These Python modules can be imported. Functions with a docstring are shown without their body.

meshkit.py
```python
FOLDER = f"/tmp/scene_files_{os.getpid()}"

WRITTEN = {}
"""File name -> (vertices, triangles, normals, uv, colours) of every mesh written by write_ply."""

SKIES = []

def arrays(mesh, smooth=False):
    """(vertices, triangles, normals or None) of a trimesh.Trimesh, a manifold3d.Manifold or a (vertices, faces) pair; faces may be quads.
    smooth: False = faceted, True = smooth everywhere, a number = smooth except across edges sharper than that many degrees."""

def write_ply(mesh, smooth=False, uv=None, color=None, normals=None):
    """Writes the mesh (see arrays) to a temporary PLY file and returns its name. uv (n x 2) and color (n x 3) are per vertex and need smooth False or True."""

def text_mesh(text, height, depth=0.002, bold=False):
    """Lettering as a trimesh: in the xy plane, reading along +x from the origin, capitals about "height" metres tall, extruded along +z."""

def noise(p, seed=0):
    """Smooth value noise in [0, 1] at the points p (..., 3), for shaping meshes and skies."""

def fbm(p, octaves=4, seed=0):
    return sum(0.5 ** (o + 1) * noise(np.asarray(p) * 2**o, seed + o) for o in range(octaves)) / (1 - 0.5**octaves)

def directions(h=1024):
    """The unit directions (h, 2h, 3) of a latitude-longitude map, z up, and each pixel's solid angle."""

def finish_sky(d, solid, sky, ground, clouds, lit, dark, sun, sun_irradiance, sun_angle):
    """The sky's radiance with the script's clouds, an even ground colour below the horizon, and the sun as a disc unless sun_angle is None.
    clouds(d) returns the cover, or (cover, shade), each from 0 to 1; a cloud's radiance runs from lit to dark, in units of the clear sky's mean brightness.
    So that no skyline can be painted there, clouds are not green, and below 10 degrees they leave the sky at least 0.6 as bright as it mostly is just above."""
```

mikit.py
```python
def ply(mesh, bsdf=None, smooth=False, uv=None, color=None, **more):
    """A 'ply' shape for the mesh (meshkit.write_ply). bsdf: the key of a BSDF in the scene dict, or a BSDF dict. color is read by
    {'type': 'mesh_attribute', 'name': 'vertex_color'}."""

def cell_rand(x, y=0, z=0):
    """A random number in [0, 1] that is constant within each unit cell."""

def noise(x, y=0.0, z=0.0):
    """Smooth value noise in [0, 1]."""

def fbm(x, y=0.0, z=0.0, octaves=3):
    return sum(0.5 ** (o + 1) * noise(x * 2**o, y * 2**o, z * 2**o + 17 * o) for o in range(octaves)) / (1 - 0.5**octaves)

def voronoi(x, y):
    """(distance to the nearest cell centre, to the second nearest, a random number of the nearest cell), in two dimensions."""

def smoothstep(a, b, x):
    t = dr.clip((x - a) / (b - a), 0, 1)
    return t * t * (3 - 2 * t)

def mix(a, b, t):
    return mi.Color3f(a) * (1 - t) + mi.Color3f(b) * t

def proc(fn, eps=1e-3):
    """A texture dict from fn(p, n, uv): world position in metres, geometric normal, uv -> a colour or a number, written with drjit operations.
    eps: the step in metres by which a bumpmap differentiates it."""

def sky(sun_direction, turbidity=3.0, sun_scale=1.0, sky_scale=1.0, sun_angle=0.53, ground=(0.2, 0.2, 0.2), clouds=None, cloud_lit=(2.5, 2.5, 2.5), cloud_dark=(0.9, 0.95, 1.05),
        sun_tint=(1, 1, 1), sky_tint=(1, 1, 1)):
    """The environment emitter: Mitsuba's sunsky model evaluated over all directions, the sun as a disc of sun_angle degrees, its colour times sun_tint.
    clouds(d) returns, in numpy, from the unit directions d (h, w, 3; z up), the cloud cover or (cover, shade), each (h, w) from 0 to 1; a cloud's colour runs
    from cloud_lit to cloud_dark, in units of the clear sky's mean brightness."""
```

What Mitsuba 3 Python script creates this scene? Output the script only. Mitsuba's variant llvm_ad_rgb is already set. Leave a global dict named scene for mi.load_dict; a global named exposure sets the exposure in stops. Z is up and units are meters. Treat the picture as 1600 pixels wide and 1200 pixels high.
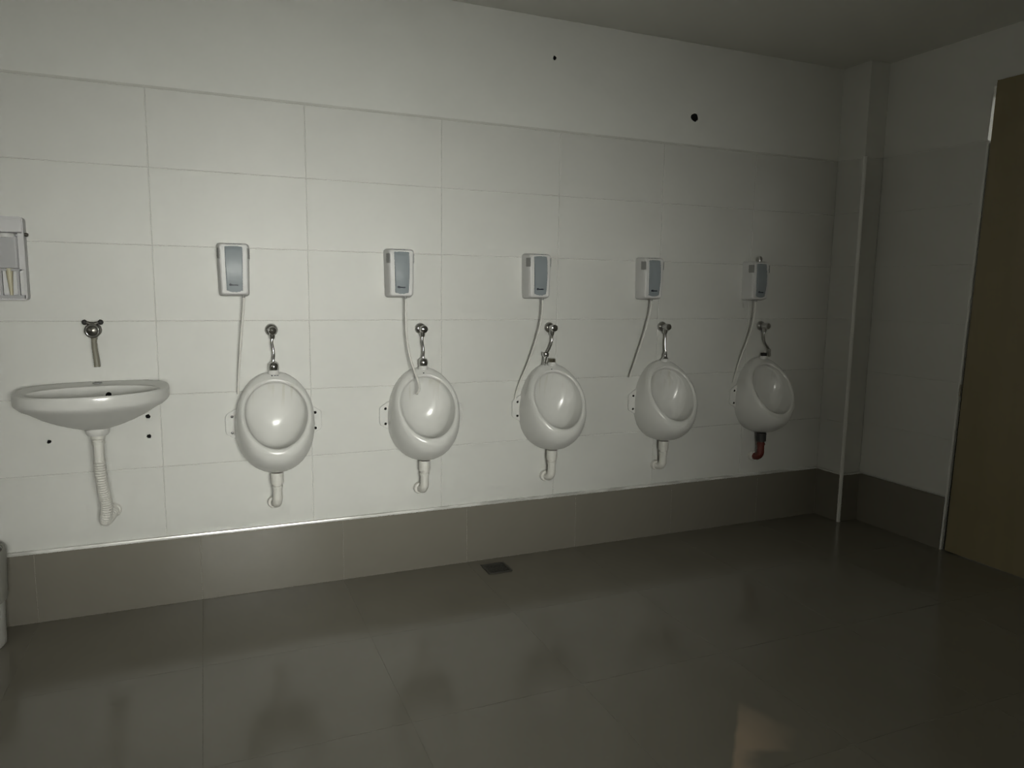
import math, random
import numpy as np, trimesh
import mitsuba as mi, drjit as dr
import mikit, meshkit
from mikit import proc, noise, fbm, smoothstep, mix
from scipy.interpolate import CubicSpline
from shapely.geometry import Polygon, Point

# ------------------------------------------------------------------ camera, light, exposure
# Room: the urinal wall is the plane y = 0, the room lies at y < 0, x runs to the right along the wall, z is up, floor z = 0.
T = mi.ScalarTransform4f
CAM = np.array([0.1812, -3.2623, 1.3419])
YAW, PITCH, ROLL = -0.40194, -0.12964, -0.01356
FOCAL = 1130.9


def cam_axes():
    c, s = math.cos, math.sin
    rz = np.array([[c(YAW), -s(YAW), 0], [s(YAW), c(YAW), 0], [0, 0, 1]])
    rx = np.array([[1, 0, 0], [0, c(PITCH), -s(PITCH)], [0, s(PITCH), c(PITCH)]])
    ry = np.array([[c(ROLL), 0, s(ROLL)], [0, 1, 0], [-s(ROLL), 0, c(ROLL)]])
    return rz @ rx @ ry


AX = cam_axes()
scene, labels = {}, {}
scene['camera'] = {'type': 'perspective', 'fov': math.degrees(2 * math.atan(800 / FOCAL)), 'fov_axis': 'x', 'near_clip': 0.05, 'far_clip': 50.0,
                   'to_world': T().look_at(origin=CAM.tolist(), target=(CAM + AX[:, 1]).tolist(), up=AX[:, 2].tolist())}
exposure = 0.0
LIT = (52.0, 52.2, 48.2)          # added pane standing in for daylight through the opening behind the camera
LIT2 = (2.4, 2.4, 2.25)           # added fill pane in the unseen left wall, raises the right side
LAMP = (45.0, 45.0, 43.0)           # ceiling lamp of the cubicle behind the brown door
# opening behind the camera, with an added corridor and lit pane, sized for falloff
OX0, OX1, OZ0, OZ1, OY = -0.05, 1.03, 0.80, 1.78, -3.9
WX0, WX1, WZ0, WZ1, WY = -0.60, 1.36, 1.0, 1.95, -6.3


# ------------------------------------------------------------------ helpers
def rgb(*c):
    return {'type': 'rgb', 'value': list(c)}


def bsdf(key, d):
    scene[key] = {'type': 'twosided', 'nested': d}
    return key


def gloss(key, color, alpha, ior=1.5):
    tex = color if isinstance(color, dict) else rgb(*color)
    return bsdf(key, {'type': 'roughplastic', 'diffuse_reflectance': tex, 'alpha': alpha, 'int_ior': ior, 'nonlinear': False, 'distribution': 'ggx'})


def metal(key, color, rough):
    return bsdf(key, {'type': 'principled', 'base_color': color if isinstance(color, dict) else rgb(*color), 'metallic': 1.0, 'roughness': rough, 'specular': 0.5})


def matte(key, color):
    return bsdf(key, {'type': 'diffuse', 'reflectance': color if isinstance(color, dict) else rgb(*color)})


count = {}


def fresh(name):
    n = count.get(name, 0)
    count[name] = n + 1
    return name if n == 0 else f'{name}_{n:03d}'


def put(name, mesh, mat, parent=None, smooth=False, **more):
    key = fresh(parent + '__' + name if parent else name)
    scene[key] = mikit.ply(mesh, mat, smooth=smooth, **more)
    return key


def again(name, ref, parent, at):
    key = fresh(parent + '__' + name)
    scene[key] = {**ref, 'to_world': T().translate(list(map(float, at)))}
    return key


def tag(key, label=None, cat=None, group=None, kind=None):
    d = {}
    if label: d['label'] = label
    if cat: d['category'] = cat
    if group: d['group'] = group
    if kind: d['kind'] = kind
    labels[key] = d


def thing(name, label, cat, group=None):
    key = fresh(name)
    tag(key, label, cat, group)
    return key


def cat(*ms):
    return trimesh.util.concatenate([m for m in ms if m is not None])


def box(x0, x1, y0, y1, z0, z1):
    b = trimesh.creation.box((x1 - x0, y1 - y0, z1 - z0))
    b.apply_translation(((x0 + x1) / 2, (y0 + y1) / 2, (z0 + z1) / 2))
    return b


def slab(w, h, d, c=0.0016):
    """A tile: w along x, h along z, its glazed face at y = 0 (towards -y), chamfered edges, depth d behind. Origin at the lower left corner."""
    v = []
    for y, i in ((0, c), (c * 0.7, 0), (d, 0)):
        v += [(i, y, i), (w - i, y, i), (w - i, y, h - i), (i, y, h - i)]
    f = [(0, 1, 2), (0, 2, 3)]
    for r in (0, 4):
        for k in range(4):
            a, b = r + k, r + (k + 1) % 4
            f += [(a, a + 4, b + 4), (a, b + 4, b)]
    m = trimesh.Trimesh(v, f, process=False)
    return m


def loft(rings, cap0=True, cap1=True):
    """Closed rings (n, m, 3) joined to a surface; caps are fans."""
    R = np.asarray(rings, float)
    n, m, _ = R.shape
    v = R.reshape(-1, 3)
    f = []
    for i in range(n - 1):
        for j in range(m):
            a, b = i * m + j, i * m + (j + 1) % m
            f += [(a, b, b + m), (a, b + m, a + m)]
    v = list(v)
    if cap0:
        v.append(R[0].mean(0)); c = len(v) - 1
        f += [(c, (j + 1) % m, j) for j in range(m)]
    if cap1:
        v.append(R[-1].mean(0)); c = len(v) - 1; o = (n - 1) * m
        f += [(c, o + j, o + (j + 1) % m) for j in range(m)]
    mesh = trimesh.Trimesh(np.array(v), np.array(f), process=False)
    if mesh.volume < 0:
        mesh.invert()
    return mesh


def spline(pts, n):
    p = np.asarray(pts, float)
    t = np.r_[0, np.cumsum(np.linalg.norm(np.diff(p, axis=0), axis=1))]
    return CubicSpline(t, p)(np.linspace(0, t[-1], n))


def tube(path, r, m=12, raw=False, n=24):
    """A round bar along the path; r a number or one per point."""
    p = np.asarray(path, float) if raw else spline(path, n)
    r = np.broadcast_to(np.asarray(r, float), len(p))
    t = np.gradient(p, axis=0)
    t /= np.linalg.norm(t, axis=1, keepdims=True)
    a = np.cross(t[0], [0.31, 0.2, 0.93]); a /= np.linalg.norm(a)
    rings = []
    th = np.arange(m) / m * 2 * np.pi
    for i in range(len(p)):
        a = a - t[i] * (a @ t[i]); a /= np.linalg.norm(a)
        b = np.cross(t[i], a)
        rings.append(p[i] + r[i] * (np.cos(th)[:, None] * a + np.sin(th)[:, None] * b))
    return loft(rings)


def lathe(profile, at, axis=(0, 0, 1), m=32):
    """profile [(radius, height along axis)...]; closed with fans at both ends."""
    ax = np.asarray(axis, float); ax /= np.linalg.norm(ax)
    a = np.cross(ax, [0.0, 1, 0] if abs(ax[1]) < 0.9 else [1.0, 0, 0]); a /= np.linalg.norm(a)
    b = np.cross(ax, a)
    th = np.arange(m) / m * 2 * np.pi
    return loft([np.asarray(at) + h * ax + max(r, 1e-4) * (np.cos(th)[:, None] * a + np.sin(th)[:, None] * b) for r, h in profile])


def rrect(w, h, r, m=8):
    """A rounded rectangle's outline in (u, v), centred, 4 * m points."""
    pts = []
    for cx, cy, a0 in ((w / 2 - r, h / 2 - r, 0), (-w / 2 + r, h / 2 - r, 90), (-w / 2 + r, -h / 2 + r, 180), (w / 2 - r, -h / 2 + r, 270)):
        for k in range(m):
            a = math.radians(a0 + 90 * k / (m - 1))
            pts.append((cx + r * math.cos(a), cy + r * math.sin(a)))
    return np.array(pts)


def plate(poly, y0, y1):
    """A polygon in (x, z) extruded from y0 to y1."""
    m = trimesh.creation.extrude_polygon(poly if isinstance(poly, Polygon) else Polygon(poly), y1 - y0, engine='earcut')
    v = m.vertices.copy()
    m.vertices = np.c_[v[:, 0], y1 - v[:, 2], v[:, 1]]
    if m.volume < 0:
        m.invert()
    return m


# ------------------------------------------------------------------ materials
def wall_tile_color(p, n, uv):
    s = fbm(p.x * 3.1, p.y * 3.1 + 5, p.z * 3.1, 3)
    return mix((0.80, 0.805, 0.77), (0.84, 0.84, 0.805), s)


def plaster_color(p, n, uv):
    s = fbm(p.x * 2.3, p.y * 2.3 + 9, p.z * 2.3, 4)
    return mix((0.64, 0.645, 0.62), (0.69, 0.695, 0.67), s)


def floor_color(p, n, uv):
    s = fbm(p.x * 2.2, p.y * 2.2, p.z, 4)
    c = mix((0.172, 0.161, 0.132), (0.213, 0.200, 0.168), s)
    # pale warm patch on the floor, with an edge of its own
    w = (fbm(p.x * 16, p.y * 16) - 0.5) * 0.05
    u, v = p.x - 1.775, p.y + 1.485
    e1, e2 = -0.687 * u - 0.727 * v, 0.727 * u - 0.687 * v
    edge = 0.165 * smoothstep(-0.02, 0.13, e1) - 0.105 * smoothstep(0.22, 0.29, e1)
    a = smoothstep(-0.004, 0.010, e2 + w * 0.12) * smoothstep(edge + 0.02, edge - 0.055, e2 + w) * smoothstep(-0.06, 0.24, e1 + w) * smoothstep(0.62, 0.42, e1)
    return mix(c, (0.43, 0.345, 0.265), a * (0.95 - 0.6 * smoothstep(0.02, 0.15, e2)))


def ceramic_color(p, n, uv):
    # yellowish lime runs down the back of the bowls
    run = smoothstep(0.58, 0.8, noise(p.x * 95, 3.0, p.z * 4)) * smoothstep(0.80, 0.90, p.z) * smoothstep(0.935, 0.915, p.z) * smoothstep(-0.075, -0.06, p.y)
    return mix((0.64, 0.64, 0.62), (0.47, 0.45, 0.36), run * 0.32)


def trim_color(p, n, uv):
    s = fbm(p.x * 11, 0, p.z * 30, 4)
    return mix(mix((0.74, 0.74, 0.715), (0.50, 0.50, 0.475), smoothstep(0.35, 0.65, s)), (0.82, 0.82, 0.80), bare(p) * 0.9)


def bare(p):                               # stretch of strip made brighter and more metallic to paint in its highlight
    s = fbm(p.x * 13, 4.0, p.z * 40, 3) - 0.5
    return smoothstep(-0.10, 0.10, p.x + s * 0.25) * smoothstep(0.85, 0.55, p.x + s * 0.25)


def trim_metallic(p, n, uv):
    return 0.25 + 0.70 * bare(p)


def door_color(p, n, uv):
    s = fbm(p.x * 3, p.y * 22, p.z * 1.4, 4)
    return mix((0.29, 0.245, 0.14), (0.33, 0.275, 0.165), s)


gloss('mat_wall_tile', proc(wall_tile_color), 0.28)
matte('mat_grout', (0.60, 0.60, 0.57))
matte('mat_plaster', proc(plaster_color))
matte('mat_ceiling', (0.70, 0.70, 0.665))
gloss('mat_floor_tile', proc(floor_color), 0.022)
gloss('mat_base_tile', (0.188, 0.177, 0.150), 0.05)
matte('mat_floor_grout', (0.15, 0.142, 0.120))
matte('mat_base_grout', (0.30, 0.285, 0.25))
gloss('mat_ceramic', proc(ceramic_color), 0.045)
gloss('mat_pvc', (0.80, 0.79, 0.74), 0.22)
gloss('mat_red_pvc', (0.14, 0.024, 0.015), 0.2)
gloss('mat_rubber', (0.04, 0.04, 0.038), 0.35)
metal('mat_chrome', (0.52, 0.52, 0.51), 0.10)
metal('mat_old_chrome', (0.17, 0.165, 0.15), 0.28)
gloss('mat_old_spout', (0.25, 0.24, 0.19), 0.2)
metal('mat_brass_grey', (0.34, 0.32, 0.26), 0.35)
bsdf('mat_trim', {'type': 'principled', 'base_color': proc(trim_color), 'metallic': proc(trim_metallic), 'roughness': 0.34, 'specular': 0.5})
gloss('mat_corner_trim', (0.88, 0.88, 0.86), 0.18)
gloss('mat_door', proc(door_color), 0.25)
gloss('mat_white_plastic', (0.74, 0.74, 0.735), 0.22)
gloss('mat_blue_panel', (0.27, 0.305, 0.33), 0.17)
gloss('mat_grey_plastic', (0.36, 0.365, 0.36), 0.3)
gloss('mat_dark_print', (0.045, 0.055, 0.075), 0.3)
matte('mat_black', (0.012, 0.012, 0.012))
gloss('mat_hose', (0.86, 0.85, 0.80), 0.25)
gloss('mat_lilac_plastic', (0.68, 0.675, 0.69), 0.22)
gloss('mat_lilac_dark', (0.45, 0.45, 0.465), 0.2)
gloss('mat_yellow_tube', (0.62, 0.58, 0.42), 0.2)
gloss('mat_bag', (0.47, 0.465, 0.42), 0.3)
gloss('mat_bin', (0.80, 0.80, 0.77), 0.25)
matte('mat_back_wall', (0.74, 0.73, 0.69))
matte('mat_corridor', (0.42, 0.41, 0.385))
metal('mat_grate', (0.16, 0.16, 0.15), 0.45)

# ------------------------------------------------------------------ the room
XL, XR, H = -1.80, 3.75, 2.62
PX, PY = 3.608, -0.19                     # corner pier: tile face of its side, tile face of its front
TW, TH, PITCHX, PITCHZ = 0.5995, 0.2990, 0.602, 0.30145
Z4 = 1.1965
ZB, ZT = Z4 - 3 * PITCHZ, Z4 + 3 * PITCHZ  # bottom and top of the white tiling
D = 0.009                                  # tile thickness

floor = fresh('floor'); tag(floor, 'dark grey polished tile floor', kind='structure')
put('screed', box(XL - 0.2, 5.4, -6.5, 0.2, -0.2, -0.0008), 'mat_floor_grout', floor)
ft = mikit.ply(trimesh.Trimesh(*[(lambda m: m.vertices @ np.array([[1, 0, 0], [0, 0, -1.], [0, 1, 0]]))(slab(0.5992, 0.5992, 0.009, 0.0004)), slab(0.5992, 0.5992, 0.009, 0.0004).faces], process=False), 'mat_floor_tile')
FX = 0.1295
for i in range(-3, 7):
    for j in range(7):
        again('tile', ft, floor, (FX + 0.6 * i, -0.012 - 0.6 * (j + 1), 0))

wall = fresh('wall_back'); tag(wall, 'white tiled wall with the urinals, plaster above the tiles', kind='structure')
put('plaster', box(XL - 0.2, 3.95, D, 0.25, 0, H), 'mat_plaster', wall)
put('grout', box(XL, PX, 0.0013, D + 0.001, ZB, ZT - 0.002), 'mat_grout', wall)
put('grout_bead', loft([np.array([(x, D, ZT + 0.012), (x, 0.004, ZT + 0.004), (x, 0.0015, ZT - 0.001), (x, D, ZT - 0.001)]) for x in (XL, PX + 0.005)]), 'mat_grout', wall)
rng = random.Random(4)
tile_ref = [mikit.ply(slab(TW, TH, D), 'mat_wall_tile')]
for var in range(5):                       # tiles laid a hair out of true
    m = slab(TW, TH, D)
    a, b = rng.uniform(-1, 1) * 0.0014, rng.uniform(-1, 1) * 0.0022
    front = m.vertices[:, 1] < 0.005
    m.vertices[front, 1] += (m.vertices[front, 0] - TW / 2) * a + (m.vertices[front, 2] - TH / 2) * b
    tile_ref.append(mikit.ply(m, 'mat_wall_tile'))
last = mikit.ply(slab(PX - 5 * PITCHX - 0.001, TH, D), 'mat_wall_tile')
for k in range(-2, 6):
    for r in range(6):
        again('tile', last if k == 5 else rng.choice(tile_ref), wall, (k * PITCHX + 0.0013, rng.uniform(-0.0004, 0.0004), ZB + r * PITCHZ + 0.0012))

# the corner pier and the right wall, their tiles turned to face into the room


def turned(m):                             # a slab facing -y becomes one facing -x, its left edge at the far end
    v = m.vertices
    return trimesh.Trimesh(np.c_[v[:, 1], -v[:, 0], v[:, 2]], m.faces, process=False)


pier = fresh('wall_corner'); tag(pier, 'tiled pier in the far corner', kind='structure')
put('plaster', box(PX + D, XR + 0.15, PY + D, D, 0, H), 'mat_plaster', pier)
TH2 = PITCHZ - 0.0007
side = mikit.ply(turned(slab(-PY - 0.002, TH2, D, 0.0006)), 'mat_wall_tile')
front = mikit.ply(slab(XR - PX - 0.002, TH2, D, 0.0006), 'mat_wall_tile')
for r in range(6):
    again('tile', side, pier, (PX, 0, ZB + r * PITCHZ + 0.0012))
    again('tile', front, pier, (PX + 0.001, PY, ZB + r * PITCHZ + 0.0012))
# outer corner strip, a quarter round standing on the floor
q = [(PX + 0.004, PY + 0.004)] + [(PX + 0.002 - 0.0165 * math.cos(a), PY + 0.002 - 0.0165 * math.sin(a)) for a in np.linspace(0.12, math.pi / 2 - 0.12, 9)]
put('corner_strip', loft([np.array([(x + dx, y, z) for x, y in q]) for z, dx in ((0, -0.002), (ZT + 0.002, 0.0))]), 'mat_corner_trim', pier, smooth=40)

wr = fresh('wall_right'); tag(wr, 'tiled wall beside the brown door', kind='structure')


def lean(z):                               # the door reveal is slightly out of plumb
    return -0.739 - 0.0245 * z


DY1 = -1.70                                # far side of the door opening


def leaning(x0, x1, off, y1, z0, z1, off1=None):      # a block whose -y end follows the reveal
    v = [(x, y, z) for x in (x0, x1) for z, o in ((z0, off), (z1, off if off1 is None else off1)) for y in (lean(z) + o, y1)]
    m = trimesh.convex.convex_hull(np.array(v))
    return m


put('plaster', cat(leaning(XR + D, XR + 0.13, -0.002, D, 0, ZT - 0.004), leaning(XR + D, XR + 0.13, 0.013, D, ZT - 0.004, 2.355, 0.009), box(XR + D, XR + 0.13, -6.5, DY1, 0, H), box(XR + D, XR + 0.13, DY1, D, 2.355, H)), 'mat_plaster', wr)
for r in range(6):
    z0, z1 = ZB + r * PITCHZ + 0.0012, ZB + r * PITCHZ + 0.0012 + TH2
    put('tile', leaning(XR, XR + D, 0.004, PY - 0.001, z0, z1), 'mat_wall_tile', wr)
put('jamb_filler', leaning(XR + D, XR + 0.13, -0.006, -0.70, 0, ZT - 0.004), 'mat_grout', wr)
e = [(XR + 0.012, 0.004)] + [(XR + 0.004 - 0.008 * math.cos(a), 0.004 - 0.009 * math.sin(a)) for a in np.linspace(-0.4, math.pi / 2 + 0.5, 9)]
put('edge_strip', loft([np.array([(x, lean(z) + y, z) for x, y in e]) for z in (0.0, ZT - 0.003)]), 'mat_corner_trim', wr, smooth=40)

# baseboards of dark floor tile
ZBB = ZB - 0.0075
bb = fresh('baseboard_back'); tag(bb, 'dark grey tile baseboard under the urinals', kind='structure')
put('mortar', box(XL, PX, -0.0112, 0.002, 0, ZBB - 0.001), 'mat_base_grout', bb)
bref = mikit.ply(slab(0.6005, ZBB - 0.001, 0.010, 0.0008), 'mat_base_tile')
for k in range(-3, 6):
    x0 = FX + 0.602 * k
    if k == 5:
        put('tile', (lambda m: (m.apply_translation((x0, -0.012, 0.001)), m)[1])(slab(PX - 0.012 - x0, ZBB - 0.001, 0.010, 0.0008)), 'mat_base_tile', bb)
    else:
        again('tile', bref, bb, (x0, -0.012, 0.001))
bp = fresh('baseboard_corner'); tag(bp, 'dark tile baseboard around the corner pier', kind='structure')
put('tile', (lambda m: (m.apply_translation((PX - 0.010, 0, 0.001)), m)[1])(turned(slab(-PY + 0.008, ZBB - 0.002, 0.010, 0.0008))), 'mat_base_tile', bp)
put('tile', (lambda m: (m.apply_translation((PX - 0.006, PY - 0.010, 0.001)), m)[1])(slab(XR - PX + 0.006, ZBB - 0.002, 0.010, 0.0008)), 'mat_base_tile', bp)
br = fresh('baseboard_right'); tag(br, 'dark tile baseboard beside the brown door', kind='structure')
put('tile', leaning(XR - 0.009, XR + 0.001, 0.006, PY - 0.010, 0.001, ZBB), 'mat_base_tile', br)

# aluminium strip between white tiles and baseboard, smeared with white cement: rounded section
tr = fresh('trim_1'); tag(tr, 'aluminium strip smeared with cement on top of the dark baseboard', kind='structure')
sec = [(0.002, ZBB - 0.002), (-0.0125, ZBB - 0.002), (-0.0131, ZBB - 0.001), (-0.0131, ZBB + 0.0035), (-0.0126, ZBB + 0.0098), (-0.0115, ZBB + 0.0112), (-0.006, ZBB + 0.0118), (0.002, ZBB + 0.0118)]
xs = np.linspace(XL, PX - 0.01, 140)
rows_ = []
for x in xs:
    w = 0.0010 * (meshkit.fbm(np.array([x * 9, 0.3, 0]), 3) - 0.5)
    rows_.append(np.array([(x, y + (w if y < 0 else 0), z + w) for y, z in sec]))
put('strip', loft(rows_), 'mat_trim', tr, smooth=50)
tr2 = fresh('trim_2'); tag(tr2, 'pale strip on top of the corner baseboard', kind='structure')
put('strip', cat(box(PX - 0.011, PX + 0.002, PY, -0.012, ZBB - 0.001, ZBB + 0.008), box(PX, XR, PY - 0.011, PY + 0.002, ZBB - 0.001, ZBB + 0.008)), 'mat_grout', tr2)

ceil = fresh('ceiling'); tag(ceil, 'plain grey-white ceiling', kind='structure')
scene[ceil] = mikit.ply(box(XL - 0.2, 5.4, -6.5, 0.25, H, H + 0.15), 'mat_ceiling')
wl = fresh('wall_left'); tag(wl, 'wall at the far left, outside the frame', kind='structure')
LY0, LY1, LZ0, LZ1 = -3.3, -2.3, 1.25, 1.95
scene[wl] = mikit.ply(cat(box(XL - 0.2, XL, -6.5, LY0, 0, H), box(XL - 0.2, XL, LY1, 0, 0, H), box(XL - 0.2, XL, LY0, LY1, 0, LZ0), box(XL - 0.2, XL, LY0, LY1, LZ1, H)), 'mat_back_wall')
w2 = fresh('added_window_2'); tag(w2, 'added glowing pane in the unseen left wall, fills the right side with light', kind='structure')
pane2 = trimesh.Trimesh([(XL - 0.08, LY0, LZ0), (XL - 0.08, LY1, LZ0), (XL - 0.08, LY1, LZ1), (XL - 0.08, LY0, LZ1)], [(0, 1, 2), (0, 2, 3)], process=False)
if pane2.face_normals[0][0] < 0:
    pane2.invert()
put('pane', pane2, 'mat_white_plastic', w2, emitter={'type': 'area', 'radiance': rgb(*LIT2)})
put('frame', cat(box(XL - 0.09, XL - 0.03, LY0, LY1, LZ0, LZ0 + 0.03), box(XL - 0.09, XL - 0.03, LY0, LY1, LZ1 - 0.03, LZ1)), 'mat_white_plastic', w2)
# the wall behind the camera with its opening to the corridor
wf = fresh('wall_front'); tag(wf, 'wall behind the camera with an opening to the corridor', kind='structure')
scene[wf] = mikit.ply(cat(box(XL, OX0, OY - 0.12, OY, 0, H), box(OX1, XR + D, OY - 0.12, OY, 0, H), box(OX0, OX1, OY - 0.12, OY, 0, OZ0), box(OX0, OX1, OY - 0.12, OY, OZ1, H)), 'mat_back_wall')
wc = fresh('wall_corridor'); tag(wc, 'end wall of the corridor', kind='structure')
scene[wc] = mikit.ply(cat(box(XL, WX0, WY - 0.1, WY + 0.02, 0, H), box(WX1, XR + D, WY - 0.1, WY + 0.02, 0, H), box(WX0, WX1, WY - 0.1, WY + 0.02, 0, WZ0), box(WX0, WX1, WY - 0.1, WY + 0.02, WZ1, H)), 'mat_corridor')
w1 = fresh('added_window_1'); tag(w1, 'added lit pane beyond the opening, standing in for daylight', kind='structure')
pane = trimesh.Trimesh([(WX0, WY, WZ0), (WX1, WY, WZ0), (WX1, WY, WZ1), (WX0, WY, WZ1)], [(0, 2, 1), (0, 3, 2)], process=False)
if pane.face_normals[0][1] < 0:
    pane.invert()
put('pane', pane, 'mat_white_plastic', w1, emitter={'type': 'area', 'radiance': rgb(*LIT)})
put('frame', cat(box(WX0, WX1, WY, WY + 0.03, WZ0, WZ0 + 0.03), box(WX0, WX1, WY, WY + 0.03, WZ1 - 0.03, WZ1)), 'mat_white_plastic', w1)

# the brown door: the cubicle behind it is lit, which shows in the gap over the tiles
dk = fresh('door_1'); tag(dk, 'brown laminate door in the right wall', kind='structure')
DX = XR - 0.009
v = [(x, y, z) for x in (DX, DX + 0.017) for z in (0.006, 2.372) for y in (-0.768 - 0.0185 * z, DY1 + 0.01)]
put('panel', trimesh.convex.convex_hull(np.array(v)), 'mat_door', dk)
put('gap_block', leaning(XR + D + 0.003, XR + D + 0.04, -0.075, -0.70, 0, ZT - 0.006), 'mat_rubber', dk)  # added dark block keeping lamp light out of the lower gap
put('hinge', tube([(DX - 0.002, lean(0.86) - 0.012, 0.83), (DX - 0.002, lean(0.86) - 0.012, 0.89)], 0.004, n=4), 'mat_brass_grey', dk, smooth=40)
cub = fresh('wall_cubicle'); tag(cub, 'walls of the lit cubicle behind the brown door', kind='structure')
scene[cub] = mikit.ply(cat(box(XR + 0.12, 5.2, -0.2, -0.1, 0, H), box(XR + 0.12, 5.2, -2.3, -2.2, 0, H), box(5.1, 5.2, -2.3, -0.1, 0, H)), 'mat_plaster')
lamp = thing('ceiling_lamp', 'small ceiling lamp in the cubicle behind the brown door', 'lamp')
put('diffuser', lathe([(0.11, 0), (0.10, -0.03), (0.0, -0.04)], (4.35, -1.5, H - 0.02), m=20), 'mat_white_plastic', lamp, emitter={'type': 'area', 'radiance': rgb(*LAMP)})
put('base', lathe([(0.12, 0), (0.12, 0.019)], (4.35, -1.5, H - 0.019), m=20), 'mat_grey_plastic', lamp)

# ------------------------------------------------------------------ urinals
UX = [0.445, 1.104, 1.766, 2.436, 3.106]
ULAB = ['white wall urinal next to the wash basin, both its mounting ears in view',
        'white wall urinal, second from the wash basin, with a hose dipping into its bowl',
        'middle one of the five white wall urinals, its chrome flush pipe hanging loose beside it',
        'white wall urinal, second from the corner pier, with a straight chrome flush pipe',
        'white wall urinal nearest the corner pier, drained by a red elbow']


def P(x, d, z):
    return np.stack(np.broadcast_arrays(np.asarray(x, float), -np.asarray(d, float), np.asarray(z, float)), -1)


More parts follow.
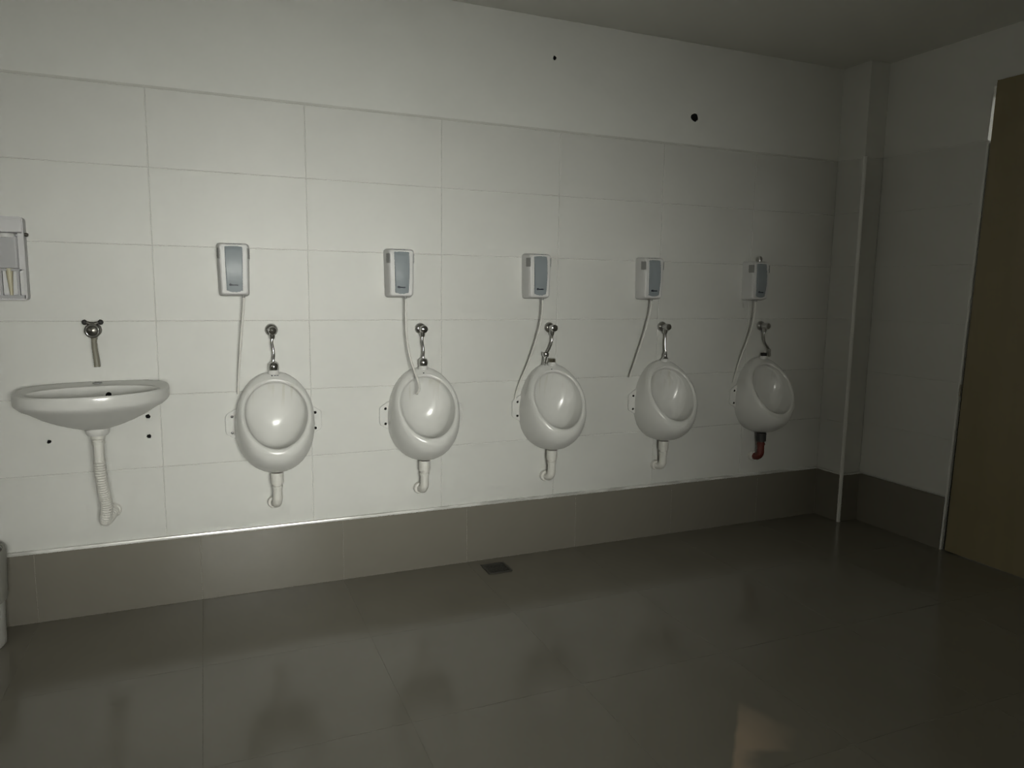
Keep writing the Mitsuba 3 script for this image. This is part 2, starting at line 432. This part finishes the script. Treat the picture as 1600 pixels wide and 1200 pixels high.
def urinal_body():
    m = 72
    th = np.arange(m) / m * 2 * np.pi
    c, s = np.cos(th), np.sin(th)
    # wall outline
    up = s > 0
    W = P(0.1617 * np.sign(c) * np.abs(c) ** 0.9, 0, 0.741 + np.where(up, 0.2371 * s, 0.1905 * s))
    nrm = np.array([0, -0.8624, 0.5062])       # towards the viewer and up, normal of the rim plane
    tan = np.array([0, -0.5062, -0.8624])      # down along the rim plane
    C = np.array([0, -0.1206, 0.8055])
    hw, hl = 0.1491, 0.1741

    def rim(sx, sl, out):
        # egg: a little wider above
        w = hw * sx * (1 + 0.05 * s)
        return C + np.outer(c * w, [1, 0, 0]) + np.outer(-s * hl * sl, tan) + out * nrm

    r = 0.0125                               # the lip: its crest, then rolled over into the bowl
    K = rim(1 - r / hw, 1 - r / hl, r)
    radial = np.outer(c, [1.0, 0, 0]) + np.outer(-s, tan)
    outN = np.stack([c * 0.9, np.zeros(m), s], -1)
    k1 = P(0 * c, 0.0748 + 0.0546 * np.clip(-s, 0, 1) - 0.050 * np.clip(s, 0, 1) ** 2, 0 * c) + outN * 0.004
    k1[:, 2] += -0.018 * np.clip(-s, 0, 1)
    A = W + k1
    reach = np.where(s < 0, 0.0201 + 0.0417 * np.clip(-s, 0, 1) ** 1.5, 0.0201 + 0.0078 * np.abs(s))
    B = K + radial * reach[:, None] - 0.006 * nrm
    rings = []
    for t in np.linspace(0, 1, 24):
        rings.append((1 - t) ** 3 * W + 3 * (1 - t) ** 2 * t * A + 3 * (1 - t) * t * t * B + t ** 3 * K)
    for ang in np.linspace(0.56, 0.86, 6) * math.pi:
        k = r * (1 - math.cos(ang))
        rings.append(rim(1 - k / hw, 1 - k / hl, r * math.sin(ang)))
    s0 = 1 - 0.0125 * (1 - math.cos(math.pi * 0.86)) / hw
    l0 = 1 - 0.0125 * (1 - math.cos(math.pi * 0.86)) / hl
    o0 = 0.0125 * math.sin(math.pi * 0.86)
    # the bowl: a straight upright back, hollow across, with a rounded floor behind the lip
    L = rim(s0, l0, o0)
    zc = 0.80
    for q in np.r_[np.linspace(0.03, 0.2, 4), np.sin(np.linspace(0.17, 0.5, 16) * np.pi)]:
        rho = max(1 - q ** 3.2, 0.0) ** (1 / 3.2)
        x = L[:, 0] * rho
        z = zc + (L[:, 2] - zc) * rho - 0.030 * math.sin(math.pi * min(q, 1)) * np.clip(-s, 0, 1) ** 1.5
        back = 0.020 + 1.3 * x * x
        d = -L[:, 1] + (back + L[:, 1]) * q
        rings.append(P(x, d, z))
    return loft(rings)


body_ref = mikit.ply(urinal_body(), 'mat_ceramic', smooth=50)
neck_ref = mikit.ply(lathe([(0.0, -0.010), (0.0240, -0.009), (0.0232, -0.004), (0.0225, -0.001), (0.0205, 0.006), (0.019, 0.008), (0.0, 0.008)], (0, -0.040, 0.980), m=28), 'mat_ceramic', smooth=40)


def ear(sgn):
    p = [(0.128, -0.066), (0.158, -0.062), (0.194, -0.041), (0.197, -0.034), (0.197, 0.034), (0.194, 0.041), (0.158, 0.064), (0.128, 0.068)]
    pl = Polygon([(sgn * x, z + 0.757) for x, z in p]).buffer(0.002, quad_segs=3)
    inner = pl.buffer(-0.004)
    rings = []
    for poly, y in ((pl, 0.0), (pl, -0.011), (pl.buffer(-0.0018), -0.0128)):
        q = np.array(poly.exterior.coords)[:-1]
        rings.append(trimesh.path.traversal.resample_path(np.vstack([q, q[:1]]), count=41)[:-1])
    return loft([np.c_[r[:, 0], np.full(40, y), r[:, 1]] for r, y in zip(rings, (0, -0.011, -0.0128))])


ear_ref = {s: mikit.ply(ear(s), 'mat_ceramic', smooth=30) for s in (-1, 1)}
hole_ref = mikit.ply(lathe([(0.0062, 0.0), (0.0055, 0.0008), (0.0, 0.0012)], (0, 0, 0), (0, -1, 0), m=14), 'mat_black')
screw_ref = mikit.ply(lathe([(0.0062, 0.0), (0.0058, 0.0022), (0.004, 0.0032), (0.0, 0.0034)], (0, 0, 0), (0, -1, 0), m=14), 'mat_chrome', smooth=40)


def drain(coupling, elbow, flange):
    cp = lathe([(0.0255, 0.0), (0.027, -0.004), (0.027, -0.046), (0.0245, -0.050), (0.0195, -0.0505), (0.0195, -0.052), (0.0, -0.052)], (0, -0.058, 0.545), m=28)
    n = [(0, -0.058, 0.495), (0, -0.058, 0.47), (0, -0.058, 0.435)]
    for a in np.linspace(0, math.pi / 2, 9)[1:]:
        n.append((-0.003 * a, -0.058 + 0.030 * (1 - math.cos(a)), 0.432 - 0.030 * math.sin(a)))
    n.append((-0.010, 0.002, 0.402))
    r = [0.0195] * 2 + [0.0205] * 9 + [0.0205]
    el = tube(n, r, m=24, raw=True)
    rg = cat(lathe([(0.0205, 0), (0.0232, -0.001), (0.0232, -0.011), (0.0205, -0.012)], (0, -0.058, 0.487), m=24))
    fl = lathe([(0.028, 0), (0.028, 0.012), (0.025, 0.020), (0.021, 0.022)], (-0.012, 0.001, 0.402), (0, -1, 0), m=26)
    return [('drain_coupling', mikit.ply(cp, coupling, smooth=40)), ('drain_elbow', mikit.ply(cat(el, rg), elbow, smooth=40)), ('wall_flange', mikit.ply(fl, flange, smooth=40))]


white_drain = drain('mat_pvc', 'mat_pvc', 'mat_pvc')
red_drain = drain('mat_rubber', 'mat_red_pvc', 'mat_pvc')
for i, x in enumerate(UX):
    u = thing('urinal', ULAB[i], 'urinal', 'white wall urinals in a row')
    again('bowl', body_ref, u, (x, 0, 0))
    again('inlet_neck', neck_ref, u, (x, 0, 0))
    for s in (-1, 1):
        ek = again('mounting_ear', ear_ref[s], u, (x, 0, 0))
        for dz in (0.034, -0.036):
            light_screw = i == 0 and s == -1
            k = again('screw' if light_screw else 'screw_hole', screw_ref if light_screw else hole_ref, ek, (x + s * 0.172, -0.0129, 0.757 + dz))
    for name, ref in (red_drain if i == 4 else white_drain):
        k = again(name, ref, u, (x, 0, 0))
        if i == 4:
            labels[k] = {'label': {'drain_coupling': 'black rubber coupling', 'drain_elbow': 'red plastic elbow', 'wall_flange': 'white wall flange'}[name]}
    # maker's print, a dot and on the first urinal an unreadable line of tiny print
    dot = lathe([(0.0034, 0), (0.0030, 0.0006), (0.0, 0.0008)], (0, 0, 0), (0, -0.73, 0.68), m=10)
    if i < 3:
        z, y, dx = ((0.964, -0.0385, -0.0073), (0.9545, -0.0472, 0), (0.9525, -0.0489, -0.0056))[i]
        mk = [dot]
        if i == 0:
            for q_, w_ in ((0.0125, 0.005), (0.0195, 0.0045), (0.0255, 0.003)):
                b_ = trimesh.creation.box((w_, 0.0008, 0.0034)); b_.apply_transform(trimesh.transformations.rotation_matrix(-0.75, (1, 0, 0))); b_.apply_translation((q_, 0, 0)); mk.append(b_)
        m = cat(*mk); m.apply_translation((x + dx, y, z))
        put('print', m, 'mat_dark_print', u)

# ------------------------------------------------------------------ flush valves
FLAB = ['chrome flush valve over the urinal next to the wash basin',
        'chrome flush valve over the urinal with the hose in its bowl, second from the basin',
        'chrome flush valve of the middle urinal, its pipe and nut hanging loose to the left',
        'chrome flush valve with a straight thin pipe, second from the corner pier',
        'chrome flush valve nearest the corner pier, its loose pipe bent to the right']
VZ = 1.157
flange_ref = mikit.ply(lathe([(0.0272, 0), (0.0272, 0.004), (0.0255, 0.010), (0.019, 0.016), (0.013, 0.017)], (0, 0, VZ), (0, -1, 0), m=36), 'mat_chrome', smooth=35)
vbody_ref = mikit.ply(cat(lathe([(0.014, 0.010), (0.014, 0.034), (0.0165, 0.036), (0.0165, 0.046), (0.014, 0.048)], (0, 0, VZ), (0, -1, 0), m=30), lathe([(0.012, 0), (0.0125, -0.022), (0.0105, -0.030)], (0, -0.034, VZ - 0.006), m=20)), 'mat_chrome', smooth=35)
knob_ref = mikit.ply(lathe([(0.012, 0.046), (0.0165, 0.049), (0.0178, 0.053), (0.0178, 0.063), (0.0155, 0.068), (0.010, 0.0705), (0.0, 0.0715)], (0, 0, VZ), (0, -1, 0), m=36), 'mat_chrome', smooth=35)
nut_prof = [(0.0, 0.0), (0.018, 0.0), (0.0215, 0.004), (0.0225, 0.014), (0.0220, 0.026), (0.017, 0.034), (0.010, 0.038), (0.0, 0.038)]
top = np.array([0, -0.034, VZ - 0.034])
for i, x in enumerate(UX):
    f = thing('flush_valve', FLAB[i], 'flush valve', 'chrome flush valves over the urinals')
    o = (x - 0.002, 0, 0)
    again('flange', flange_ref, f, o); again('valve_body', vbody_ref, f, o); again('push_knob', knob_ref, f, o)
    if i == 2:
        path = [top, top + (-0.0, 0, -0.03), top + (-0.014, -0.002, -0.07), top + (-0.026, -0.003, -0.088)]
        nut = lathe([(0.0, 0.012), (0.0165, 0.010), (0.0185, 0.004), (0.0165, -0.006), (0.0095, -0.012), (0.0085, -0.052), (0.0, -0.052)], top + (-0.034, -0.004, -0.098), (0.16, 0, 1), m=24)
        pipe = tube(path, 0.0062)
    elif i == 4:
        path = [top, top + (0.001, 0, -0.03), top + (0.016, 0, -0.070), top + (0.040, -0.003, -0.100), top + (0.042, -0.003, -0.112)]
        nut = lathe([(0.0, 0.012), (0.0085, 0.010), (0.0095, 0.0), (0.0090, -0.032), (0.0, -0.033)], top + (0.042, -0.003, -0.108), (-0.12, 0, 1), m=20)
        pipe = tube(path, 0.0058)
    else:
        b = np.array([0.002, -0.040, 0.986])
        path = [top, top + (0.001, -0.001, -0.04), (top + b) / 2 + (0.003 if i != 3 else -0.001, 0, 0.0), b + (0, 0, 0.05), b + (0, 0, 0.02)]
        pipe = tube(path, 0.0062)
        nut = lathe(nut_prof if i != 3 else [(0.0, 0), (0.016, 0), (0.0165, 0.006), (0.011, 0.012), (0.012, 0.020), (0.007, 0.036), (0, 0.037)], b, m=30)
    for nm, mm in (('supply_pipe', pipe), ('coupling_nut', nut)):
        mm.apply_translation(o); put(nm, mm, 'mat_chrome', f, smooth=35)
# the bare threaded spuds of the two urinals with a loose pipe
thread = lathe([(0.0, 0)] + [(0.0165 + 0.0012 * (k % 2), 0.0018 * k) for k in range(11)] + [(0.0, 0.018)], (0, -0.040, 0.9865), m=24)
for i in (2, 4):
    m = thread.copy(); m.apply_translation((UX[i], 0, 0))
    ukey = 'urinal' + (f'_{i:03d}' if i else '')
    k = put('inlet_thread', m, 'mat_brass_grey' if i == 2 else 'mat_rubber', ukey, smooth=20)
    labels[k] = {'label': 'bare threaded inlet'}

# ------------------------------------------------------------------ automatic dosing units
BX = [0.300, 0.995, 1.673, 2.320, 3.017]
BZ = 1.4075
BLAB = ['white and grey dosing box over the urinal next to the wash basin',
        'white and grey dosing box, second from the basin, its hose running into the urinal bowl',
        'middle one of the five white and grey wall dosing boxes',
        'white and grey wall dosing box, second from the corner pier',
        'white and grey dosing box nearest the corner pier, a metal key on top']


def shell():
    rings = []
    for y, w, h, dz, r in ((0, 0.125, 0.215, 0, 0.012), (-0.012, 0.127, 0.217, 0, 0.013), (-0.040, 0.124, 0.216, 0.0, 0.014), (-0.068, 0.118, 0.211, 0.001, 0.014), (-0.081, 0.113, 0.206, 0.001, 0.013), (-0.088, 0.106, 0.200, 0.001, 0.012), (-0.091, 0.094, 0.190, 0.001, 0.010)):
        q = rrect(w, h, r, 7)
        t = (q[:, 1] / h + 0.5)                        # narrower below, bulging in the middle
        q = q.copy(); q[:, 0] *= 0.935 + 0.07 * t + 0.02 * np.sin(np.pi * t)
        yy = y * (0.90 + 0.14 * np.sin(np.pi * np.clip(t, 0, 1)))
        rings.append(np.c_[q[:, 0], yy, q[:, 1] + dz])
    return loft(rings)


def panel():
    n = 14
    pts = []
    for t in np.linspace(0, 1, n):
        z = -0.085 + t * 0.189
        yf = -0.091 * (0.90 + 0.14 * math.sin(math.pi * np.clip((z) / 0.192 + 0.5, 0, 1))) - 0.0016
        if z > 0.088:
            yf += (z - 0.088) * 0.55
        w = 0.0305 + 0.0035 * t
        lip = 0.006 * (1 if t == 0 else 0)
        pts.append(np.array([(-w, yf + 0.002, z), (-w + 0.002, yf, z - 0), (-0.010, yf - 0.001, z - lip), (0.010, yf - 0.001, z - lip), (w - 0.002, yf, z), (w, yf + 0.002, z), (w, yf + 0.012, z), (-w, yf + 0.012, z)]))
    return loft(pts)


def grille(sgn):
    a, b = np.array([0.0608, -0.050]), np.array([0.0545, -0.0845])      # across the slanted cheek of the case
    n = np.array([b[1] - a[1], -(b[0] - a[0])]); n /= -np.linalg.norm(n)
    ms = []
    for k in range(8):
        z0, z1, lift, m0, m1 = (0.0445, 0.0865, 0.0010, 0.0, 1.0) if k == 7 else (0.0465 + 0.0056 * k, 0.0465 + 0.0056 * k + 0.0030, 0.0026, 0.06, 0.94)
        p, q = a + (b - a) * m0, a + (b - a) * m1
        sec = [p - n * 0.003, p + n * lift, q + n * lift, q - n * 0.003]
        ms.append(loft([np.array([(sgn * u[0], u[1], z) for u in sec]) for z in (z0, z1)]))
    return cat(*ms)


shell_ref = mikit.ply(shell(), 'mat_white_plastic', smooth=35)
panel_ref = mikit.ply(panel(), 'mat_blue_panel', smooth=30)
grille_ref = {s: mikit.ply(grille(s), 'mat_grey_plastic') for s in (-1, 1)}
yl = -0.0942
logo = cat(plate(Point(0, 0).buffer(0.0052), yl, yl + 0.006), *[plate([(a, -0.0042), (a + w, -0.0042), (a + w, 0.0012), (a, 0.0012)], yl, yl + 0.006) for a, w in ((0.006, 0.004), (0.0112, 0.003), (0.0152, 0.004), (0.0203, 0.003), (0.0243, 0.004))])
logo.apply_translation((-0.016, 0, -0.061))
logo_ref = mikit.ply(logo, 'mat_dark_print')
nozzle_ref = mikit.ply(lathe([(0.006, 0.01), (0.006, -0.004), (0.005, -0.010), (0.0, -0.010)], (0, -0.062, -0.104), m=14), 'mat_grey_plastic', smooth=35)
# hose paths in (x, d, z)
hoses = [
    [(0.334, 0.062, 1.292), (0.326, 0.062, 1.202), (0.312, 0.052, 1.056), (0.304, 0.04, 0.96), (0.3, 0.028, 0.888)],
    [(1.017, 0.062, 1.28), (1.018, 0.063, 1.171), (1.026, 0.07, 1.07), (1.043, 0.092, 0.984), (1.057, 0.118, 0.926), (1.064, 0.112, 0.896), (1.057, 0.095, 0.864)],
    [(1.698, 0.062, 1.278), (1.694, 0.06, 1.206), (1.665, 0.052, 1.081), (1.625, 0.04, 0.962), (1.597, 0.028, 0.889), (1.579, 0.016, 0.805)],
    [(2.323, 0.062, 1.284), (2.312, 0.06, 1.205), (2.279, 0.052, 1.081), (2.238, 0.046, 0.954), (2.218, 0.043, 0.894)],
    [(3.009, 0.06, 1.299), (3.007, 0.058, 1.221), (2.986, 0.05, 1.102), (2.952, 0.036, 0.994), (2.929, 0.018, 0.884), (2.92, 0.012, 0.833)],
]
for i, x in enumerate(BX):
    b = thing('dosing_unit', BLAB[i], 'dispenser', 'automatic dosing boxes over the urinals')
    again('case', shell_ref, b, (x, 0, BZ)); again('front_panel', panel_ref, b, (x, 0, BZ))
    for s in (-1, 1):
        again('vent_grille', grille_ref[s], b, (x, 0, BZ))
    again('logo_print', logo_ref, b, (x, 0, BZ))
    h0 = hoses[i][0]
    hoses[i] = [(h0[0], h0[1], BZ - 0.098)] + hoses[i]
    again('hose_nozzle', nozzle_ref, b, (hoses[i][0][0], 0, BZ))
    put('hose', tube([(p[0], -p[1], p[2]) for p in hoses[i]], 0.0047 if i < 2 else 0.0043, m=10, n=40), 'mat_hose', b, smooth=True)
kx, ky = BX[4] + 0.004, -0.060
key = thing('dispenser_key', 'small dark metal key on top of the dosing box nearest the corner pier', 'key')
put('shaft', lathe([(0.0, 0), (0.0065, 0), (0.0065, 0.012), (0.004, 0.014), (0.0, 0.0145)], (kx, ky, BZ + 0.1045), m=16), 'mat_chrome', key, smooth=35)
put('grip', lathe([(0.0, 0), (0.010, 0.0), (0.0125, 0.003), (0.0125, 0.007), (0.007, 0.010), (0.0, 0.0105)], (kx + 0.004, ky + 0.003, BZ + 0.122), (0.35, -1, 0.3), m=20), 'mat_chrome', key, smooth=35)

# ------------------------------------------------------------------ wash basin
basin = thing('wash_basin', 'oval white ceramic wash basin hung on the wall under the old tap', 'basin')
BCX, BD = -0.212, 0.185


def basin_mesh():
    m = 80
    th = np.arange(m) / m * 2 * np.pi
    c, s = np.cos(th), np.sin(th)            # s > 0 towards the viewer
    fx, fd = 0.257 * np.sign(c) * np.abs(c) ** 0.93, 0.205 * s
    ex = 3.4
    bx, bd = 0.257 * np.sign(c) * np.abs(c) ** (2 / 2.6), -0.180 * np.abs(s) ** (2 / ex)
    OX, OD = np.where(s >= 0, fx, bx), np.where(s >= 0, fd, bd)
    ix, idd = 0.212 * c, np.where(s >= 0, 0.155 * s, 0.105 * s)

    def ring(k, z, inner=0.0, shift=0.0, kd=None):
        kd = k if kd is None else kd
        X = (1 - inner) * OX * k + inner * ix * k
        Dd = (1 - inner) * OD * kd + inner * idd * kd
        return P(BCX + X, np.maximum(BD + shift + Dd, 0.001), np.broadcast_to(z, X.shape))

    back = np.clip(-s, 0, 1)
    zt = 0.936 + 0.010 * back ** 0.5          # the back ledge stands a little higher
    rings = [ring(0.16, 0.782, shift=-0.02), ring(0.22, 0.788, shift=-0.018), ring(0.36, 0.800, shift=-0.012), ring(0.52, 0.817, shift=-0.008), ring(0.68, 0.838, shift=-0.004), ring(0.82, 0.862), ring(0.91, 0.874), ring(0.955, 0.884),
             ring(0.980, 0.890), ring(0.996, 0.898), ring(1.0, 0.912), ring(0.998, zt - 0.008), ring(0.988, zt - 0.002), ring(0.972, zt), ring(0.950, zt - 0.0005)]
    rings += [ring(0.96, zt - 0.003, 0.5, 0.004), ring(1.02, zt - 0.005, 1.0, 0.02), ring(0.985, zt - 0.012, 1.0, 0.02), ring(0.95, 0.915, 1.0, 0.02), ring(0.90, 0.893, 1.0, 0.02), ring(0.80, 0.868, 1.0, 0.02), ring(0.62, 0.846, 1.0, 0.018), ring(0.38, 0.830, 1.0, 0.012), ring(0.12, 0.822, 1.0, 0.0), ring(0.05, 0.8215, 1.0, 0.0)]
    rings = [r + np.array([0, 0, 0.014]) + np.outer((r[:, 0] - BCX) * 0.016, [0, 0, 1]) for r in rings]   # hung a little askew
    return loft(rings)


put('bowl', basin_mesh(), 'mat_ceramic', basin, smooth=45)
put('overflow_hole', lathe([(0.0105, -0.004), (0.0105, 0.0012), (0.0, 0.0016)], (-0.1701, -0.1102, 0.918), (0.0, -0.97, 0.24), m=20), 'mat_black', basin)
put('tap_hole_cover', lathe([(0.017, -0.002), (0.016, 0.0025), (0.0, 0.0035)], (-0.2127, -0.055, 0.9590), m=24), 'mat_grey_plastic', basin, smooth=40)
WCX, WD = BCX + 0.004, 0.168
put('waste_cup', lathe([(0.0, 0.020), (0.042, 0.020), (0.042, 0.008), (0.040, -0.004), (0.034, -0.012), (0.0, -0.012)], (WCX, -WD, 0.786), m=36), 'mat_ceramic', basin, smooth=40)
put('waste_nut', lathe([(0.0, 0), (0.024, 0), (0.025, -0.004), (0.025, -0.014), (0.0205, -0.017), (0.0205, -0.024), (0.023, -0.026), (0.023, -0.036), (0.0, -0.037)], (WCX, -WD, 0.775), m=30), 'mat_pvc', basin, smooth=30)
# corrugated hose: smooth spigot, then ribs, curling back into the wall
hp = spline([(WCX, -WD, 0.742), (WCX, -WD + 0.002, 0.67), (WCX + 0.002, -WD + 0.012, 0.59), (WCX + 0.008, -WD + 0.034, 0.515), (WCX + 0.006, -WD + 0.052, 0.448), (WCX - 0.001, -WD + 0.078, 0.414), (WCX + 0.010, -WD + 0.118, 0.418), (WCX + 0.020, -0.001, 0.430)], 220)
u = np.arange(220)
r = np.where(u < 36, 0.0185, 0.0200 + 0.0021 * np.sin(u * 2 * np.pi / 5.0))
put('drain_hose', tube(hp, r, m=20, raw=True), 'mat_hose', basin, smooth=60)
put('wall_flange', lathe([(0.029, 0), (0.029, 0.006), (0.024, 0.012), (0.02, 0.013)], (WCX + 0.020, 0, 0.430), (0, -1, 0), m=28), 'mat_pvc', basin, smooth=35)

# ------------------------------------------------------------------ tap over the basin
tap = thing('wall_tap', 'old tarnished wall tap with two dark knobs and a long spout over the basin', 'tap')
TX, TZ = -0.218, 1.163
put('flange', lathe([(0.026, 0), (0.026, 0.005), (0.023, 0.010), (0.017, 0.013)], (TX, 0, TZ), (0, -1, 0), m=32), 'mat_old_chrome', tap, smooth=35)
put('tap_body', lathe([(0.017, 0.008), (0.017, 0.040), (0.027, 0.046), (0.0285, 0.052), (0.0285, 0.062), (0.026, 0.066), (0.020, 0.0685), (0.012, 0.072), (0.0, 0.0735)], (TX, 0, TZ), (0, -1, 0), m=36), 'mat_old_chrome', tap, smooth=35)
put('chrome_ring', trimesh.util.concatenate([tube([(TX + 0.0215 * math.cos(a), -0.0672, TZ + 0.0215 * math.sin(a)) for a in np.linspace(0, 2 * math.pi, 37)], 0.0028, m=8, raw=True)]), 'mat_chrome', tap, smooth=True)
put('handle_bar', tube([(TX - 0.024, -0.046, TZ + 0.031), (TX, -0.046, TZ + 0.027), (TX + 0.024, -0.046, TZ + 0.031)], 0.006, n=8), 'mat_old_chrome', tap, smooth=40)
for s in (-1, 1):
    kn = trimesh.creation.icosphere(2, 0.0095); kn.apply_scale((1, 1, 1.1)); kn.apply_translation((TX + s * 0.0275, -0.046, TZ + 0.032))
    k = put('handle_knob', kn, 'mat_rubber', tap, smooth=True)
put('spout', cat(lathe([(0.0, 0), (0.011, 0), (0.0115, -0.010), (0.009, -0.016), (0.0, -0.016)], (TX + 0.003, -0.050, TZ - 0.022), m=20),
                 tube([(TX + 0.003, -0.050, TZ - 0.030), (TX + 0.003, -0.055, TZ - 0.060), (TX + 0.007, -0.062, TZ - 0.100), (TX + 0.010, -0.066, TZ - 0.140)], [0.0095 + 0.0016 * k / 23 for k in range(24)], m=16)), 'mat_old_spout', tap, smooth=40)

# ------------------------------------------------------------------ soap dispenser at the left edge
sd = thing('soap_dispenser', 'open grey plastic soap dispenser with its cartridge, on the wall above the basin', 'soap dispenser')
SX0, SX1, SZ0, SZ1, SY = -0.545, -0.423, 1.278, 1.584, -0.050
SC = (SX0 + SX1) / 2


def ring_frame(x0, x1, z0, z1, t, y0, y1, rr=0.012):
    o = Polygon([(a + (x0 + x1) / 2, b + (z0 + z1) / 2) for a, b in rrect(x1 - x0, z1 - z0, rr, 6)])
    i = Polygon([(x0 + t, z0 + t), (x1 - t, z0 + t), (x1 - t, z1 - t), (x0 + t, z1 - t)])
    return plate(o.difference(i), y0, y1)


put('housing', cat(ring_frame(SX0, SX1, SZ0, SZ1, 0.006, SY, 0.0), box(SX0 + 0.005, SX1 - 0.005, -0.010, -0.001, SZ0 + 0.005, SZ1 - 0.005)), 'mat_lilac_plastic', sd)
hood = [(-0.006, 0.0), (SY - 0.002, 0.0), (SY - 0.006, -0.012), (SY - 0.002, -0.052), (SY + 0.012, -0.058), (-0.006, -0.058)]
put('hood', loft([np.array([(x, y, SZ1 + z - 0.004) for y, z in hood]) for x in (SX0 + 0.004, SX1 - 0.004)]), 'mat_lilac_plastic', sd, smooth=30)
for x0, x1 in ((SX1 - 0.020, SX1 - 0.005), (SX0 + 0.005, SX0 + 0.022)):
    put('side_rail', box(x0, x1, SY + 0.004, -0.009, 1.392, SZ1 - 0.06), 'mat_lilac_plastic', sd)
CX = SC + 0.006
ct = loft([np.c_[q[:, 0] + CX, q[:, 1] - 0.032, np.full(len(q), z)] for z, q in ((1.395, rrect(0.070, 0.036, 0.012)), (1.400, rrect(0.074, 0.040, 0.013)), (1.508, rrect(0.074, 0.040, 0.013)), (1.513, rrect(0.068, 0.036, 0.012)))])
ck = put('cartridge', ct, 'mat_lilac_dark', sd, smooth=40); labels[ck] = {'label': 'grey soap cartridge'}
ck = put('cartridge_cap', lathe([(0.026, 0), (0.028, 0.004), (0.026, 0.014), (0.0, 0.018)], (CX, -0.036, 1.508), m=28), 'mat_white_plastic', sd, smooth=40); labels[ck] = {'label': 'white cartridge cap'}
put('window_back', box(SX0 + 0.007, SX1 - 0.007, -0.022, -0.009, SZ0 + 0.022, 1.388), 'mat_white_plastic', sd)
put('shelf', box(SX0 + 0.007, SX1 - 0.020, -0.046, -0.009, 1.386, 1.393), 'mat_lilac_dark', sd)
for xx in (-0.031, 0.023):
    put('guide_rib', box(CX + xx, CX + xx + 0.007, -0.040, -0.020, SZ0 + 0.018, 1.388), 'mat_lilac_dark', sd)
ck = put('soap_tube', tube([(CX, -0.036, 1.398), (CX + 0.001, -0.037, 1.35), (CX + 0.003, -0.040, 1.296)], np.linspace(0.0125, 0.005, 24), m=16), 'mat_yellow_tube', sd, smooth=40); labels[ck] = {'label': 'yellowed soap tube'}
put('drip_ledge', box(SX0 + 0.006, SX1 - 0.010, SY + 0.003, -0.009, SZ0 + 0.006, SZ0 + 0.018), 'mat_lilac_dark', sd)
put('lock_tab', lathe([(0.007, 0), (0.007, 0.010), (0.004, 0.013), (0, 0.013)], (SX1 - 0.001, -0.030, 1.520), (1, 0, 0), m=14), 'mat_old_chrome', sd, smooth=35)

# ------------------------------------------------------------------ waste bin at the left edge
bin_ = thing('waste_bin', 'white waste bin with a grey bag folded over its rim, on the floor', 'waste bin')
bcx, bcy = -0.684, -0.166
ba = np.arange(48) / 48 * 2 * np.pi


def binring(r, z):
    return np.c_[bcx + r * np.cos(ba), bcy + r * np.sin(ba), np.full(48, z)]


put('body', loft([binring(r, z) for r, z in ((0.132, 0.002), (0.135, 0.006), (0.1435, 0.345), (0.1455, 0.350), (0.1455, 0.358), (0.141, 0.358), (0.132, 0.02))]), 'mat_bin', bin_, smooth=35)
bag_rings = []
for r, z in ((0.136, 0.20), (0.139, 0.345), (0.143, 0.364), (0.148, 0.364), (0.1515, 0.350), (0.1505, 0.28), (0.149, 0.22), (0.146, 0.175)):
    q = binring(r, z)
    dirv = np.c_[np.cos(ba), np.sin(ba), 0 * ba]
    nz = meshkit.fbm(q * np.array([24, 24, 9.]), 3, 2) - 0.35
    q = q + dirv * (nz * 0.010)[:, None] * (1 if r > 0.145 else 0.2)
    q[:, 2] += (meshkit.noise(q * 15, 5) - 0.5) * (0.022 if r == 0.146 else 0.006)
    bag_rings.append(q)
ck = put('bag', loft(bag_rings, False, False), 'mat_bag', bin_, smooth=50); labels[ck] = {'label': 'grey bin bag'}

# ------------------------------------------------------------------ floor drain
gd = thing('floor_drain', 'square dark metal floor drain beside the baseboard under the middle urinals', 'drain')
gx, gy = 1.438, -0.143
put('frame', plate(Polygon([(-.06, -.06), (.06, -.06), (.06, .06), (-.06, .06)]).difference(Polygon([(-.05, -.05), (.05, -.05), (.05, .05), (-.05, .05)])), 0, 0.003).apply_transform(trimesh.transformations.rotation_matrix(math.pi / 2, (1, 0, 0))).apply_translation((gx, gy, 0.0032)), 'mat_grate', gd)
put('sump', box(gx - 0.05, gx + 0.05, gy - 0.05, gy + 0.05, 0.0002, 0.0008), 'mat_black', gd)
for k in range(8):
    y = gy - 0.044 + k * 0.0126
    put('slat', box(gx - 0.05, gx + 0.05, y - 0.0032, y + 0.0032, 0.0008, 0.0026), 'mat_grate', gd)

# ------------------------------------------------------------------ holes and plugs in the wall


def ragged(r, seed, n=14):
    rg = np.random.RandomState(seed)
    a = np.arange(n) / n * 2 * np.pi
    rr = r * (0.8 + 0.4 * rg.rand(n))
    return Polygon(np.c_[rr * np.cos(a), rr * np.sin(a)])


for (x, z, r, y, lab) in ((1.770, 2.442, 0.009, D, 'small dark nail hole high in the plaster, the one nearest the ceiling'),
                          (2.594, 2.252, 0.0225, D, 'large ragged black hole in the plaster over the tiles'),
                          (-0.396, 0.728, 0.0075, 0.0, 'dark screw hole in the tiles left of the basin hose'),
                          (-0.046, 0.808, 0.0085, 0.0, 'upper of two dark screw holes in the tiles right of the basin hose'),
                          (-0.046, 0.7255, 0.008, 0.0, 'lower of two dark screw holes in the tiles right of the basin hose')):
    k = fresh('wall_hole'); tag(k, lab, 'hole', 'dark holes in the wall', 'thing')
    m = plate(ragged(r, int(x * 100) % 97), y - 0.0012, y + 0.001); m.apply_translation((x, 0, z))
    rim = plate(ragged(r * 0.55, 3 + int(x * 100) % 89), y - 0.0025, y); rim.apply_translation((x + r * 0.25, 0, z + r * 0.1))
    scene[k] = mikit.ply(cat(m, rim), 'mat_black')
